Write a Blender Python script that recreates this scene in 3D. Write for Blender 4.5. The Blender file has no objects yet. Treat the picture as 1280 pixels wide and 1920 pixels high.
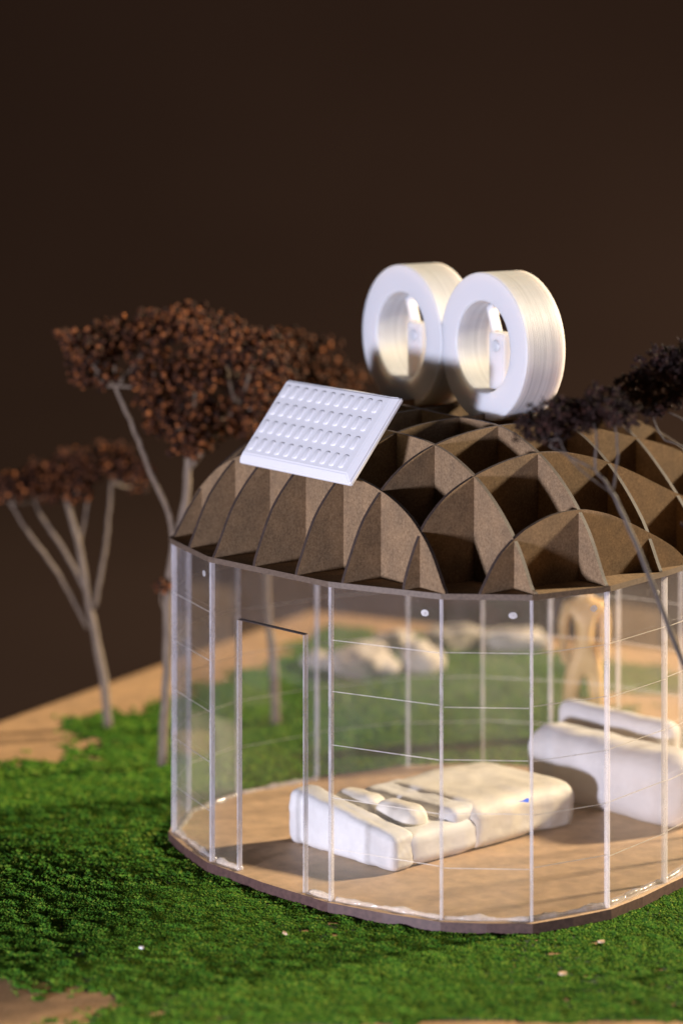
# Architectural maquette of a round glazed pavilion with a waffle-rib dome. 1 unit = 1 cm.
import bpy, bmesh, math, random
from mathutils import Vector, Matrix, noise
import numpy as np

random.seed(7)
SC = bpy.context.scene
COL = SC.collection
SC.unit_settings.system = 'METRIC'
SC.unit_settings.scale_length = 0.01

# ------------------------------------------------------------------ camera
cam = bpy.data.cameras.new('camera')
cam.sensor_fit = 'VERTICAL'
cam.sensor_height = 36.0
cam.sensor_width = 24.0
cam.lens = 100.0
cam.shift_y = -872.0 / 1920.0          # lens lowered as on a view camera: uprights stay upright
cam.clip_start = 1.0
cam.clip_end = 3000.0
cam.dof.use_dof = True
cam.dof.focus_distance = 110.2
cam.dof.aperture_fstop = 0.058         # f/5.8 at 100 mm, with 1 unit = 1 cm
cam.dof.aperture_blades = 9
camo = bpy.data.objects.new('camera', cam)
COL.objects.link(camo)
camo.location = (0, 0, 32.6)
camo.rotation_euler = (math.radians(90), 0, 0)
SC.camera = camo

# ------------------------------------------------------------------ world and lamps
world = bpy.data.worlds.new('World')
SC.world = world
world.use_nodes = True
bg = world.node_tree.nodes['Background']
bg.inputs['Color'].default_value = (1.0, 0.86, 0.78, 1)
bg.inputs['Strength'].default_value = 0.030


def lamp(name, loc, target, size, power, color, spread=180):
    d = bpy.data.lights.new(name, 'AREA')
    d.shape = 'DISK'
    d.size = size
    d.energy = power
    d.color = color
    d.spread = math.radians(spread)
    o = bpy.data.objects.new(name, d)
    COL.objects.link(o)
    o.location = loc
    o.rotation_euler = (Vector(target) - Vector(loc)).to_track_quat('-Z', 'Y').to_euler()
    return o


lamp('warm_lamp', (140, 176, 78), (4, 118, 6), 15, 930000, (1.0, 0.82, 0.57))
lamp('cool_lamp', (-59, 28, 7), (4, 115, 12), 9, 190000, (0.83, 0.83, 1.0))

SC.view_settings.view_transform = 'Standard'
SC.view_settings.look = 'None'
SC.view_settings.exposure = 0
SC.view_settings.gamma = 1
SC.view_settings.use_curve_mapping = False
SC.render.engine = 'CYCLES'
cy = SC.cycles
cy.max_bounces = 10
cy.diffuse_bounces = 4
cy.glossy_bounces = 4
cy.transmission_bounces = 8
cy.transparent_max_bounces = 48
cy.use_denoising = True
cy.caustics_reflective = False
cy.caustics_refractive = False
cy.sample_clamp_indirect = 6

# ------------------------------------------------------------------ helpers


def ident(loc):
    return Matrix.Translation(-Vector(loc))


def thing(name, loc, label, cat, group=None):
    o = bpy.data.objects.new(name, None)
    COL.objects.link(o)
    o.empty_display_size = 0.5
    o.location = loc
    o['label'] = label
    o['category'] = cat
    if group:
        o['group'] = group
    return o


def tag(o, label, cat, group=None):
    o['label'] = label
    o['category'] = cat
    if group:
        o['group'] = group
    return o


def mk(name, verts, faces, mats, parent=None, midx=None, smooth=False):
    me = bpy.data.meshes.new(name)
    me.from_pydata([tuple(v) for v in verts], [], faces)
    if not isinstance(mats, (list, tuple)):
        mats = [mats]
    for m in mats:
        me.materials.append(m)
    if midx is not None:
        me.polygons.foreach_set('material_index', midx)
    if smooth:
        me.polygons.foreach_set('use_smooth', [True] * len(me.polygons))
    me.update()
    return link(name, me, parent)


def link(name, me, parent=None):
    o = bpy.data.objects.new(name, me)
    COL.objects.link(o)
    if parent:
        o.parent = parent
        if parent.type == 'EMPTY':
            o.matrix_parent_inverse = ident(parent.location)
    return o


def from_bm(name, bm, mats, parent=None, smooth=False):
    me = bpy.data.meshes.new(name)
    bm.normal_update()
    bm.to_mesh(me)
    bm.free()
    for m in (mats if isinstance(mats, (list, tuple)) else [mats]):
        me.materials.append(m)
    if smooth:
        me.polygons.foreach_set('use_smooth', [True] * len(me.polygons))
    return link(name, me, parent)


def structure(o):
    o['kind'] = 'structure'
    return o


def prism(poly, z0, z1):
    """Vertical prism over a plan polygon -> verts, faces (bottom, top, then the sides)."""
    n = len(poly)
    vs = [(p[0], p[1], z0) for p in poly] + [(p[0], p[1], z1) for p in poly]
    fs = [list(range(n))[::-1], list(range(n, 2 * n))]
    fs += [[i, (i + 1) % n, n + (i + 1) % n, n + i] for i in range(n)]
    return vs, fs


def tube_data(path, radii, seg=8, vs=None, fs=None, rough=0.0):
    """Tapered tube along a list of points; appends to vs, fs."""
    if vs is None:
        vs, fs = [], []
    pts = [Vector(p) for p in path]
    base = len(vs)
    n = len(pts)
    ref = Vector((0.31, 0.9, 0.2)).normalized()
    for i, p in enumerate(pts):
        d = (pts[min(i + 1, n - 1)] - pts[max(i - 1, 0)]).normalized()
        a = d.cross(ref).normalized()
        b = d.cross(a).normalized()
        for k in range(seg):
            t = 2 * math.pi * k / seg
            r = radii[i] * (1 + rough * noise.noise(Vector((p.x * 3 + k, p.y * 3, p.z * 3))))
            vs.append(p + (a * math.cos(t) + b * math.sin(t)) * r)
    for i in range(n - 1):
        for k in range(seg):
            a0 = base + i * seg + k
            a1 = base + i * seg + (k + 1) % seg
            fs.append([a0, a1, a1 + seg, a0 + seg])
    fs.append([base + k for k in range(seg)][::-1])
    fs.append([base + (n - 1) * seg + k for k in range(seg)])
    return vs, fs


def curve_pts(ctrl, steps=5):
    """Catmull-Rom through control points."""
    P = [Vector(c) for c in ctrl]
    P = [P[0] * 2 - P[1]] + P + [P[-1] * 2 - P[-2]]
    out = []
    for i in range(1, len(P) - 2):
        for s in range(steps):
            t = s / steps
            a, b, c, d = P[i - 1], P[i], P[i + 1], P[i + 2]
            out.append(0.5 * ((2 * b) + (c - a) * t + (2 * a - 5 * b + 4 * c - d) * t * t + (3 * b - a - 3 * c + d) * t ** 3))
    out.append(P[-2])
    return out


# ------------------------------------------------------------------ materials
class NT:
    def __init__(self, name):
        self.m = bpy.data.materials.new(name)
        self.m.use_nodes = True
        self.t = self.m.node_tree
        self.n = self.t.nodes
        self.b = self.n.get('Principled BSDF')
        self.out = self.n.get('Material Output')
        self.co = self.n.new('ShaderNodeTexCoord').outputs['Object']

    def add(self, kind, **kw):
        x = self.n.new(kind)
        for k, v in kw.items():
            if hasattr(x, k):
                setattr(x, k, v)
            else:
                x.inputs[k].default_value = v
        return x

    def link(self, a, b):
        self.t.links.new(a, b)

    def noise(self, scale, detail=4, rough=0.6, stretch=None, dist=0.0):
        x = self.n.new('ShaderNodeTexNoise')
        x.inputs['Scale'].default_value = scale
        x.inputs['Detail'].default_value = detail
        x.inputs['Roughness'].default_value = rough
        x.inputs['Distortion'].default_value = dist
        src = self.co
        if stretch:
            mp = self.n.new('ShaderNodeMapping')
            mp.inputs['Scale'].default_value = stretch
            self.link(src, mp.inputs['Vector'])
            src = mp.outputs['Vector']
        self.link(src, x.inputs['Vector'])
        return x.outputs['Fac']

    def ramp(self, fac, stops):
        r = self.n.new('ShaderNodeValToRGB')
        while len(r.color_ramp.elements) < len(stops):
            r.color_ramp.elements.new(0.5)
        for e, (p, c) in zip(r.color_ramp.elements, stops):
            e.position = p
            e.color = (*c, 1) if len(c) == 3 else c
        self.link(fac, r.inputs['Fac'])
        return r.outputs['Color']

    def mixc(self, fac, a, b, mode='MIX'):
        x = self.n.new('ShaderNodeMix')
        x.data_type = 'RGBA'
        x.blend_type = mode
        for sock, v in ((x.inputs[0], fac), (x.inputs[6], a), (x.inputs[7], b)):
            if hasattr(v, 'is_linked'):
                self.link(v, sock)
            else:
                sock.default_value = v if not isinstance(v, tuple) or len(v) == 4 else (*v, 1)
        return x.outputs[2]

    def bump(self, h, strength=0.3, dist=0.02):
        x = self.n.new('ShaderNodeBump')
        x.inputs['Strength'].default_value = strength
        x.inputs['Distance'].default_value = dist
        self.link(h, x.inputs['Height'])
        self.link(x.outputs['Normal'], self.b.inputs['Normal'])

    def color(self, c):
        if isinstance(c, tuple):
            self.b.inputs['Base Color'].default_value = (*c, 1)
        else:
            self.link(c, self.b.inputs['Base Color'])


def mdf(name, lo, mid, hi, rough=0.75, grain=1.0):
    k = NT(name)
    c1 = k.ramp(k.noise(22 * grain, 6, 0.75), [(0.3, lo), (0.5, mid), (0.72, hi)])
    c2 = k.ramp(k.noise(1.3, 4, 0.6), [(0.3, (0.72, 0.72, 0.74)), (0.7, (1.08, 1.05, 1.02))])
    spk = k.ramp(k.noise(55, 2, 0.5), [(0.66, (0, 0, 0)), (0.72, (1, 1, 1))])
    c = k.mixc(1.0, c1, c2, 'MULTIPLY')
    c = k.mixc(k_fac(k, spk, 0.35), c, tuple(x * 1.7 for x in hi))
    k.color(c)
    k.b.inputs['Roughness'].default_value = rough
    k.b.inputs['Specular IOR Level'].default_value = 0.25
    k.bump(k.noise(30, 5, 0.7), 0.35, 0.03)
    return k.m


def k_fac(k, col, mul):
    x = k.n.new('ShaderNodeMath')
    x.operation = 'MULTIPLY'
    k.link(col, x.inputs[0])
    x.inputs[1].default_value = mul
    return x.outputs[0]


def fresnel(k, ior):
    """Fresnel shine that is the same on both sides of a thin sheet (no false total reflection inside it)."""
    g = k.add('ShaderNodeNewGeometry')
    mr = k.add('ShaderNodeMapRange')
    mr.inputs['To Min'].default_value = ior
    mr.inputs['To Max'].default_value = 1.0 / ior
    k.link(g.outputs['Backfacing'], mr.inputs['Value'])
    f = k.add('ShaderNodeFresnel')
    k.link(mr.outputs[0], f.inputs['IOR'])
    return f


M = {}
M['mdf_rib'] = mdf('fibreboard_rib', (0.115, 0.071, 0.038), (0.20, 0.132, 0.074), (0.31, 0.215, 0.127), 0.75, 0.5)
M['mdf_floor'] = mdf('fibreboard_floor', (0.48, 0.325, 0.195), (0.56, 0.39, 0.245), (0.62, 0.445, 0.29), 0.5)
M['mdf_board'] = mdf('fibreboard_ground', (0.27, 0.16, 0.08), (0.42, 0.26, 0.135), (0.58, 0.38, 0.21), 0.8, 0.4)

k = NT('scorched_edge')
k.color(k.ramp(k.noise(9, 5, 0.7), [(0.3, (0.018, 0.011, 0.009)), (0.7, (0.055, 0.034, 0.026))]))
k.b.inputs['Roughness'].default_value = 0.65
k.bump(k.noise(25, 3), 0.3, 0.02)
M['scorch'] = k.m

k = NT('scorched_disc_edge')
k.color(k.ramp(k.noise(5, 5, 0.7), [(0.3, (0.050, 0.026, 0.024)), (0.7, (0.105, 0.056, 0.048))]))
k.b.inputs['Roughness'].default_value = 0.55
M['disc_edge'] = k.m

k = NT('plate_cut_edge')
k.color(k.ramp(k.noise(9, 5, 0.7), [(0.3, (0.06, 0.040, 0.028)), (0.7, (0.13, 0.092, 0.066))]))
k.b.inputs['Roughness'].default_value = 0.6
M['plate_edge'] = k.m

# clear acrylic sheet: mostly see-through, fresnel shine, a little dust haze
k = NT('clear_acrylic')
k.n.remove(k.b)
tr = k.add('ShaderNodeBsdfTransparent')
tr.inputs['Color'].default_value = (0.965, 0.962, 0.965, 1)
gl = k.add('ShaderNodeBsdfGlossy')
gl.inputs['Roughness'].default_value = 0.03
fr = fresnel(k, 1.46)
mx = k.add('ShaderNodeMixShader')
k.link(fr.outputs[0], mx.inputs[0])
k.link(tr.outputs[0], mx.inputs[1])
k.link(gl.outputs[0], mx.inputs[2])
df = k.add('ShaderNodeBsdfDiffuse')
df.inputs['Color'].default_value = (0.85, 0.82, 0.83, 1)
tl = k.add('ShaderNodeBsdfTranslucent')
tl.inputs['Color'].default_value = (0.85, 0.82, 0.80, 1)
hz = k.add('ShaderNodeMixShader')
hz.inputs[0].default_value = 0.5
k.link(df.outputs[0], hz.inputs[1])
k.link(tl.outputs[0], hz.inputs[2])
dust = k.ramp(k.noise(0.55, 5, 0.6), [(0.35, (0.014,) * 3), (0.7, (0.036,) * 3)])
spk = k.ramp(k.noise(16, 2, 0.5), [(0.77, (0, 0, 0)), (0.80, (0.35,) * 3)])
dd = k.add('ShaderNodeMath', operation='ADD')
k.link(dust, dd.inputs[0])
k.link(spk, dd.inputs[1])
m2 = k.add('ShaderNodeMixShader')
k.link(dd.outputs[0], m2.inputs[0])
k.link(mx.outputs[0], m2.inputs[1])
k.link(hz.outputs[0], m2.inputs[2])
k.link(m2.outputs[0], k.out.inputs['Surface'])
M['acrylic'] = k.m


def frosted(name, clear, col, rough=0.25, spec=0.5, refract=False, var=0.18, back=0.45):
    k = NT(name)
    k.n.remove(k.b)
    t = k.add('ShaderNodeBsdfRefraction' if refract else 'ShaderNodeBsdfTransparent')
    if refract:
        t.inputs['IOR'].default_value = 1.49
        t.inputs['Roughness'].default_value = 0.04
    d = k.add('ShaderNodeBsdfDiffuse')
    d.inputs['Color'].default_value = (*col, 1)
    s = k.add('ShaderNodeBsdfTranslucent')
    s.inputs['Color'].default_value = (*col, 1)
    g = k.add('ShaderNodeBsdfGlossy')
    g.inputs['Roughness'].default_value = rough
    a = k.add('ShaderNodeMixShader')
    a.inputs[0].default_value = back
    k.link(d.outputs[0], a.inputs[1])
    k.link(s.outputs[0], a.inputs[2])
    b = k.add('ShaderNodeMixShader')
    fac = k.ramp(k.noise(2.2, 4, 0.65, (1, 1, 0.35)), [(0.35, (max(clear - var, 0),) * 3), (0.65, (min(clear + var, 1),) * 3)])
    k.link(fac, b.inputs[0])
    k.link(a.outputs[0], b.inputs[1])
    k.link(t.outputs[0], b.inputs[2])
    f = fresnel(k, 1.3 + 0.4 * spec)
    c = k.add('ShaderNodeMixShader')
    k.link(f.outputs[0], c.inputs[0])
    k.link(b.outputs[0], c.inputs[1])
    k.link(g.outputs[0], c.inputs[2])
    k.link(c.outputs[0], k.out.inputs['Surface'])
    return k.m


M['edge'] = frosted('polished_acrylic_edge', 0.68, (0.88, 0.86, 0.92), 0.06, 0.7, var=0.14, back=0.38)
M['score'] = frosted('engraved_line', 0.45, (0.9, 0.87, 0.85), 0.4)
M['glue'] = frosted('dried_clear_glue', 0.36, (0.93, 0.90, 0.88), 0.08, 0.9, back=0.6)
M['etch'] = frosted('etched_acrylic', 0.5, (0.8, 0.79, 0.82), 0.4)

k = NT('white_print')
k.color((0.60, 0.60, 0.625))
k.b.inputs['Roughness'].default_value = 0.38
k.b.inputs['Subsurface Weight'].default_value = 0.7
k.b.inputs['Subsurface Radius'].default_value = (1.2, 1.0, 0.85)
k.b.inputs['Subsurface Scale'].default_value = 1.0
k.bump(k.noise(26, 3, 0.6), 0.12, 0.02)
M['print'] = k.m

k = NT('white_slab_print')
k.color((0.66, 0.66, 0.69))
k.b.inputs['Roughness'].default_value = 0.45
k.b.inputs['Subsurface Weight'].default_value = 0.3
k.b.inputs['Subsurface Radius'].default_value = (0.10, 0.09, 0.08)
k.b.inputs['Subsurface Scale'].default_value = 1.0
k.bump(k.noise(20, 3, 0.6), 0.18, 0.02)
M['slab'] = k.m

k = NT('white_print_layers')           # layer lines run round the ring: bands along its axis (local X)
k.color(k.ramp(k.noise(1.0, 3, 0.6, (14, 0.15, 0.15)), [(0.3, (0.44, 0.45, 0.48)), (0.7, (0.60, 0.61, 0.64))]))
k.b.inputs['Roughness'].default_value = 0.5
k.b.inputs['Subsurface Weight'].default_value = 0.7
k.b.inputs['Subsurface Radius'].default_value = (1.2, 1.0, 0.85)
k.b.inputs['Subsurface Scale'].default_value = 1.0
k.bump(k.noise(1.0, 4, 0.75, (26, 0.12, 0.12)), 0.55, 0.03)
M['layers'] = k.m

k = NT('air_dry_clay')
k.color(k.ramp(k.noise(0.9, 4, 0.6), [(0.3, (0.62, 0.615, 0.61)), (0.7, (0.74, 0.735, 0.73))]))
k.b.inputs['Roughness'].default_value = 0.6
k.b.inputs['Specular IOR Level'].default_value = 0.3
k.bump(k.noise(2.2, 5, 0.55), 0.3, 0.09)
M['clay'] = k.m

k = NT('cream_warm_lit_clay')
k.color(k.ramp(k.noise(0.9, 4, 0.6), [(0.3, (0.64, 0.60, 0.52)), (0.7, (0.74, 0.70, 0.62))]))  # cream pillows; on the white blanket the tint paints in warm lamplight
k.b.inputs['Roughness'].default_value = 0.6
k.bump(k.noise(3.5, 5, 0.6), 0.35, 0.08)
M['cream_warm_lit_clay'] = k.m

k = NT('dried_stem')
k.color(k.ramp(k.noise(3, 5, 0.7, (3, 3, 0.5)), [(0.3, (0.085, 0.058, 0.042)), (0.7, (0.22, 0.165, 0.12))]))
k.b.inputs['Roughness'].default_value = 0.7
k.bump(k.noise(8, 4, 0.6, (3, 3, 0.4)), 0.5, 0.03)
M['stem'] = k.m

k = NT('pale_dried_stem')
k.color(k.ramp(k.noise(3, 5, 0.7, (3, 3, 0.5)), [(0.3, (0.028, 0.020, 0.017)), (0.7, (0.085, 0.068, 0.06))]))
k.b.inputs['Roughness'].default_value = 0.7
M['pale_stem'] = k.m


def bud_mat(name, a, b, c):
    k = NT(name)
    k.color(k.ramp(k.noise(3.2, 3, 0.6), [(0.38, a), (0.55, b), (0.74, c)]))
    k.b.inputs['Roughness'].default_value = 0.75
    k.b.inputs['Specular IOR Level'].default_value = 0.2
    return k.m


M['bud'] = bud_mat('dried_flower_bud', (0.007, 0.003, 0.002), (0.062, 0.020, 0.008), (0.60, 0.20, 0.058))  # near-black and orange stops paint shaded gaps and warm-lit highlights into the buds
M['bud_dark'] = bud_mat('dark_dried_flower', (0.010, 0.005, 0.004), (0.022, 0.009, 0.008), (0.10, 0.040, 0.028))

k = NT('stone')
k.color(k.ramp(k.noise(1.2, 6, 0.65), [(0.3, (0.30, 0.25, 0.20)), (0.7, (0.60, 0.54, 0.46))]))
k.b.inputs['Roughness'].default_value = 0.85
k.bump(k.noise(3, 6, 0.65), 0.7, 0.1)
M['stone'] = k.m

k = NT('pale_wood')
k.color(k.ramp(k.noise(2, 4, 0.6, (3, 3, 0.5)), [(0.3, (0.76, 0.46, 0.17)), (0.7, (0.86, 0.58, 0.26))]))
k.b.inputs['Roughness'].default_value = 0.5
M['figure'] = k.m

k = NT('blue_ink')
k.color((0.10, 0.18, 0.60))
M['blue'] = k.m
k = NT('white_chip')
k.color((0.75, 0.73, 0.72))
M['chip'] = k.m
k = NT('wood_chip')
k.color(k.ramp(k.noise(6, 3), [(0.3, (0.45, 0.28, 0.16)), (0.7, (0.62, 0.44, 0.28))]))
M['woodchip'] = k.m

k = NT('turf_glue_coat')
k.color(k.ramp(k.noise(3.5, 5, 0.7), [(0.3, (0.006, 0.022, 0.004)), (0.7, (0.020, 0.055, 0.010))]))
k.b.inputs['Roughness'].default_value = 0.95
k.bump(k.noise(9, 4, 0.7), 0.8, 0.08)
M['turf_coat'] = k.m

k = NT('turf_foam')
oi = k.add('ShaderNodeObjectInfo')
c = k.ramp(oi.outputs['Random'], [(0.0, (0.020, 0.075, 0.008)), (0.45, (0.052, 0.150, 0.010)), (0.8, (0.100, 0.215, 0.014)), (1.0, (0.20, 0.26, 0.03))])
big = k.add('ShaderNodeTexNoise')
k.n.remove(big)
k.color(c)
k.b.inputs['Roughness'].default_value = 0.9
k.b.inputs['Specular IOR Level'].default_value = 0.15
M['turf'] = k.m

k = NT('dark_brown_cloth')
k.color(k.ramp(k.noise(0.02, 3, 0.5), [(0.3, (0.0195, 0.0112, 0.0088)), (0.7, (0.0245, 0.0145, 0.0115))]))
k.b.inputs['Roughness'].default_value = 0.95
k.b.inputs['Specular IOR Level'].default_value = 0.05
M['cloth'] = k.m

# ------------------------------------------------------------------ setting: backdrop cloth, ground board, turf
# one dark cloth: flat under the model, sweeping up into a wall behind it
prof = [(-60, -2.2), (230, -2.2)]
for i in range(1, 13):
    a = math.radians(7.5 * i)
    prof.append((230 + 90 * math.sin(a), -2.2 + 90 * (1 - math.cos(a))))
prof.append((320, 420))
vs, fs = [], []
for (y, z) in prof:
    vs += [(-420, y, z), (420, y, z)]
for i in range(len(prof) - 1):
    fs.append([2 * i, 2 * i + 1, 2 * i + 3, 2 * i + 2])
structure(mk('backdrop', vs, fs, M['cloth'], smooth=True))

GZ = -0.45                               # top of the ground board
BC = Vector((-1.8, 166.6))               # its far corner
E1 = Vector((-0.479, -0.878))            # edge running to the front left
E2 = Vector((0.878, -0.479))             # edge running to the right
corners = [BC, BC + E1 * 96, BC + E1 * 96 + E2 * 80, BC + E2 * 80]
v_, f_ = prism([(c.x, c.y) for c in corners], GZ - 1.6, GZ)
bm = bmesh.new()
bv = [bm.verts.new(x) for x in v_]
for f in f_:
    bm.faces.new([bv[i] for i in f])
bmesh.ops.bevel(bm, geom=bm.edges[:], offset=0.06, segments=2, affect='EDGES')
structure(from_bm('ground', bm, M['mdf_board']))

# plan of the pavilion (outer corners of the acrylic wall), anticlockwise from the left-hand corner
PLAN = [(-7.04, 118.1), (-5.25, 113.8), (-.45, 108.5), (3.72, 106.1), (7.07, 105.9), (10.1, 107.65), (12.66, 110.9),
        (15.4, 115.0), (17.0, 118.6), (16.9, 122.2), (15.0, 125.3), (12.4, 127.3), (9.44, 128.4), (6.4, 129.2), (3.0, 128.9),
        (-1.14, 126.9), (-4.6, 124.3), (-6.6, 121.2)]
PV = [Vector(p) for p in PLAN]
NP = len(PV)
CEN = Vector((4.7, 117.6))
U = Vector((0.804, 0.595))
V = Vector((0.595, -0.804))


def offset_poly(poly, d):
    """Move every side of an anticlockwise polygon outwards by d."""
    n = len(poly)
    out = []
    for i in range(n):
        a, b, c = poly[i - 1], poly[i], poly[(i + 1) % n]
        e1 = (b - a).normalized()
        e2 = (c - b).normalized()
        n1 = Vector((e1.y, -e1.x))
        n2 = Vector((e2.y, -e2.x))
        m = (n1 + n2).normalized()
        out.append(b + m * (d / max(m.dot(n1), 0.3)))
    return out


def rim(d, poly=PV):
    """Distance from the centre to the plan outline along direction d."""
    best = 50.0
    for i in range(len(poly)):
        a = poly[i] - CEN
        e = poly[(i + 1) % len(poly)] - poly[i]
        den = d.x * e.y - d.y * e.x
        if abs(den) < 1e-9:
            continue
        t = (a.x * e.y - a.y * e.x) / den
        s = (a.x * d.y - a.y * d.x) / den
        if t > 0 and -1e-6 <= s <= 1 + 1e-6:
            best = min(best, t)
    return best


def n2(x, y, s, o=0.0):
    return noise.noise(Vector((x * s + o, y * s - o, o * 0.7)))


DISC = offset_poly(PV, 0.13)


def inside(p, poly):
    r = (p - CEN)
    l = r.length
    return l < 1e-6 or l < rim(r / l, poly)


def turf_mask(x, y):
    """>0 where turf covers the board."""
    p = Vector((x, y)) - BC
    d1 = p.dot(E2)                        # distance from the left-hand edge
    d2 = p.dot(E1)                        # distance from the far edge
    w = 2.2 * n2(x, y, 0.16, 3.1) + 0.9 * n2(x, y, 0.55, 8.2)
    m = min((d1 - 4.0) * 0.35, (d2 - 4.4) * 0.35) + 0.5 * w
    f = 0.9 + 0.55 * n2(x, y, 0.9, 5.5) + 0.35 * n2(x, y, 2.3, 1.7)
    m = min(m, f + 0.45)
    # rubbed bare places
    for cx, cy, rx, ry in ((-13.3, 96.9, 5.6, 3.5), (14.2, 143.6, 2.2, 1.6), (17.0, 141, 2.4, 3.5), (-16.0, 134.0, 3.6, 2.8), (-2.5, 95.6, 6, 0.55), (8.5, 96.0, 7.5, 0.5)):
        q = math.hypot((x - cx) / rx, (y - cy) / ry)
        m = min(m, (q - 1.0) * 1.1 + 0.7 * n2(x, y, 0.7, 2.2) + 0.45 * n2(x, y, 2.1, 4.4))
    # thin worn streaks in front of the pavilion
    if y < 110:
        s = 0.6 * n2(x, y, 0.25, 11.0) + 0.75 * noise.noise(Vector((x * 1.1, y * 3.2, 6.0)))
        s += 0.6 * noise.noise(Vector((x * 3.0, y * 6.5, 2.0)))
        m = min(m, (0.60 - s) * 1.2)
    return m


# coat of green glue on the board below the flock
st = 0.5
vs, fs, idx = [], [], {}


def vid(i, j):
    if (i, j) not in idx:
        idx[(i, j)] = len(vs)
        x, y = -24 + i * st, 90 + j * st
        vs.append((x, y, GZ + 0.012 + 0.02 * (n2(x, y, 1.5) + 0.6)))
    return idx[(i, j)]


for j in range(int(80 / st)):
    for i in range(int(52 / st)):
        x, y = -24 + (i + 0.5) * st, 90 + (j + 0.5) * st
        if abs(x) < 0.125 * y + 5 and turf_mask(x, y) > 0.12:
            fs.append([vid(i, j), vid(i + 1, j), vid(i + 1, j + 1), vid(i, j + 1)])
o = mk('turf_coat', vs, fs, M['turf_coat'], smooth=True)
o['kind'] = 'stuff'
o['label'] = 'dark green glue coat under the flock grass on the board'
o['category'] = 'ground cover'

# flock: loose foam crumbs, one small crumb instanced on scattered points
rng = np.random.default_rng(11)
pts, szs = [], []
DIN = offset_poly(PV, 0.08)


def scatter(y0, y1, dens, s0, s1):
    wid = 0.125 * y1 + 4
    n = int(dens * 2 * wid * (y1 - y0))
    xs = rng.uniform(-wid, wid, n)
    ys = rng.uniform(y0, y1, n)
    r = rng.random(n)
    sz = rng.uniform(s0, s1, n)
    for x, y, q, s in zip(xs, ys, r, sz):
        if abs(x) > 0.125 * y + 3:
            continue
        m = turf_mask(x, y)
        if m < -0.25 or (m < 0.30 and q > max(0.02, (m + 0.05) * 2.6)):
            continue
        if inside(Vector((x, y)), DIN):
            continue
        big = 1.0 + 0.8 * max(0, n2(x, y, 1.6, 9.0)) + 0.25 * n2(x, y, 0.4, 2.0)
        pts.append((x, y, GZ + 0.02 + s * 0.25 * big + 0.06 * max(0, n2(x, y, 1.6, 9.0))))
        szs.append(s * big)


scatter(91, 112, 330, 0.022, 0.05)
scatter(112, 128, 130, 0.03, 0.07)
scatter(128, 172, 75, 0.038, 0.085)
me = bpy.data.meshes.new('turf')
me.from_pydata(pts, [], [])
at = me.attributes.new('sz', 'FLOAT', 'POINT')
at.data.foreach_set('value', szs)
turf = link('turf', me)
turf['kind'] = 'stuff'
turf['label'] = 'loose green foam flock spread as lawn over the board'
turf['category'] = 'grass'
ng = bpy.data.node_groups.new('flock', 'GeometryNodeTree')
ng.interface.new_socket('Geometry', in_out='INPUT', socket_type='NodeSocketGeometry')
ng.interface.new_socket('Geometry', in_out='OUTPUT', socket_type='NodeSocketGeometry')
N = ng.nodes
gi = N.new('NodeGroupInput')
go = N.new('NodeGroupOutput')
ico = N.new('GeometryNodeMeshIcoSphere')
ico.inputs['Radius'].default_value = 1.0
ico.inputs['Subdivisions'].default_value = 2
nz = N.new('ShaderNodeTexNoise')
nz.inputs['Scale'].default_value = 2.4
nz.inputs['Detail'].default_value = 2
sub = N.new('ShaderNodeVectorMath')
sub.operation = 'SUBTRACT'
sub.inputs[1].default_value = (0.5, 0.5, 0.5)
scl = N.new('ShaderNodeVectorMath')
scl.operation = 'SCALE'
scl.inputs['Scale'].default_value = 2.3
sp = N.new('GeometryNodeSetPosition')
sm = N.new('GeometryNodeSetMaterial')
sm.inputs['Material'].default_value = M['turf']
iop = N.new('GeometryNodeInstanceOnPoints')
na = N.new('GeometryNodeInputNamedAttribute')
na.data_type = 'FLOAT'
na.inputs['Name'].default_value = 'sz'
rv = N.new('FunctionNodeRandomValue')
rv.data_type = 'FLOAT_VECTOR'
rv.inputs[1].default_value = (6.28, 6.28, 6.28)
L = ng.links.new
L(ico.outputs['Mesh'], sp.inputs['Geometry'])
L(nz.outputs['Color'], sub.inputs[0])
L(sub.outputs['Vector'], scl.inputs[0])
L(scl.outputs['Vector'], sp.inputs['Offset'])
L(sp.outputs['Geometry'], sm.inputs['Geometry'])
L(gi.outputs['Geometry'], iop.inputs['Points'])
L(sm.outputs['Geometry'], iop.inputs['Instance'])
L(rv.outputs[0], iop.inputs['Rotation'])
L(na.outputs['Attribute'], iop.inputs['Scale'])
L(iop.outputs['Instances'], go.inputs['Geometry'])
md = turf.modifiers.new('flock', 'NODES')
md.node_group = ng

# ------------------------------------------------------------------ the pavilion
HW = 12.0                                # wall height
TH = 0.2                                 # acrylic thickness
pav = thing('pavilion', (CEN.x, CEN.y, GZ), 'round model pavilion with clear acrylic walls and brown waffle-rib dome roof', 'pavilion')

# floor disc: pale face, scorched cut edge, a few extra facets between the wall corners
dp = []
for i in range(NP):
    a, b = DISC[i], DISC[(i + 1) % NP]
    e = (b - a).normalized()
    nrm = Vector((e.y, -e.x))
    dp.append(a)
    dp.append((a + b) / 2 + nrm * (0.03 + 0.015 * (b - a).length))
v_, f_ = prism([(p.x, p.y) for p in dp], GZ + 0.002, -0.0)
mk('floor_disc', v_, f_, [M['mdf_floor'], M['disc_edge']], pav, [0, 0] + [1] * len(dp))

INN = offset_poly(PV, -TH)
LINES = [2.0, 4.0, 6.0, 8.0, 10.0]


def wall_box(a, b, z0, z1, out0, out1):
    """Box along plan segment a-b between offsets out0 < out1 from the outer face."""
    e = (b - a).normalized()
    nrm = Vector((e.y, -e.x))
    q = [a + nrm * out1, b + nrm * out1, b + nrm * out0, a + nrm * out0]
    return prism([(p.x, p.y) for p in q], z0, z1)


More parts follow.
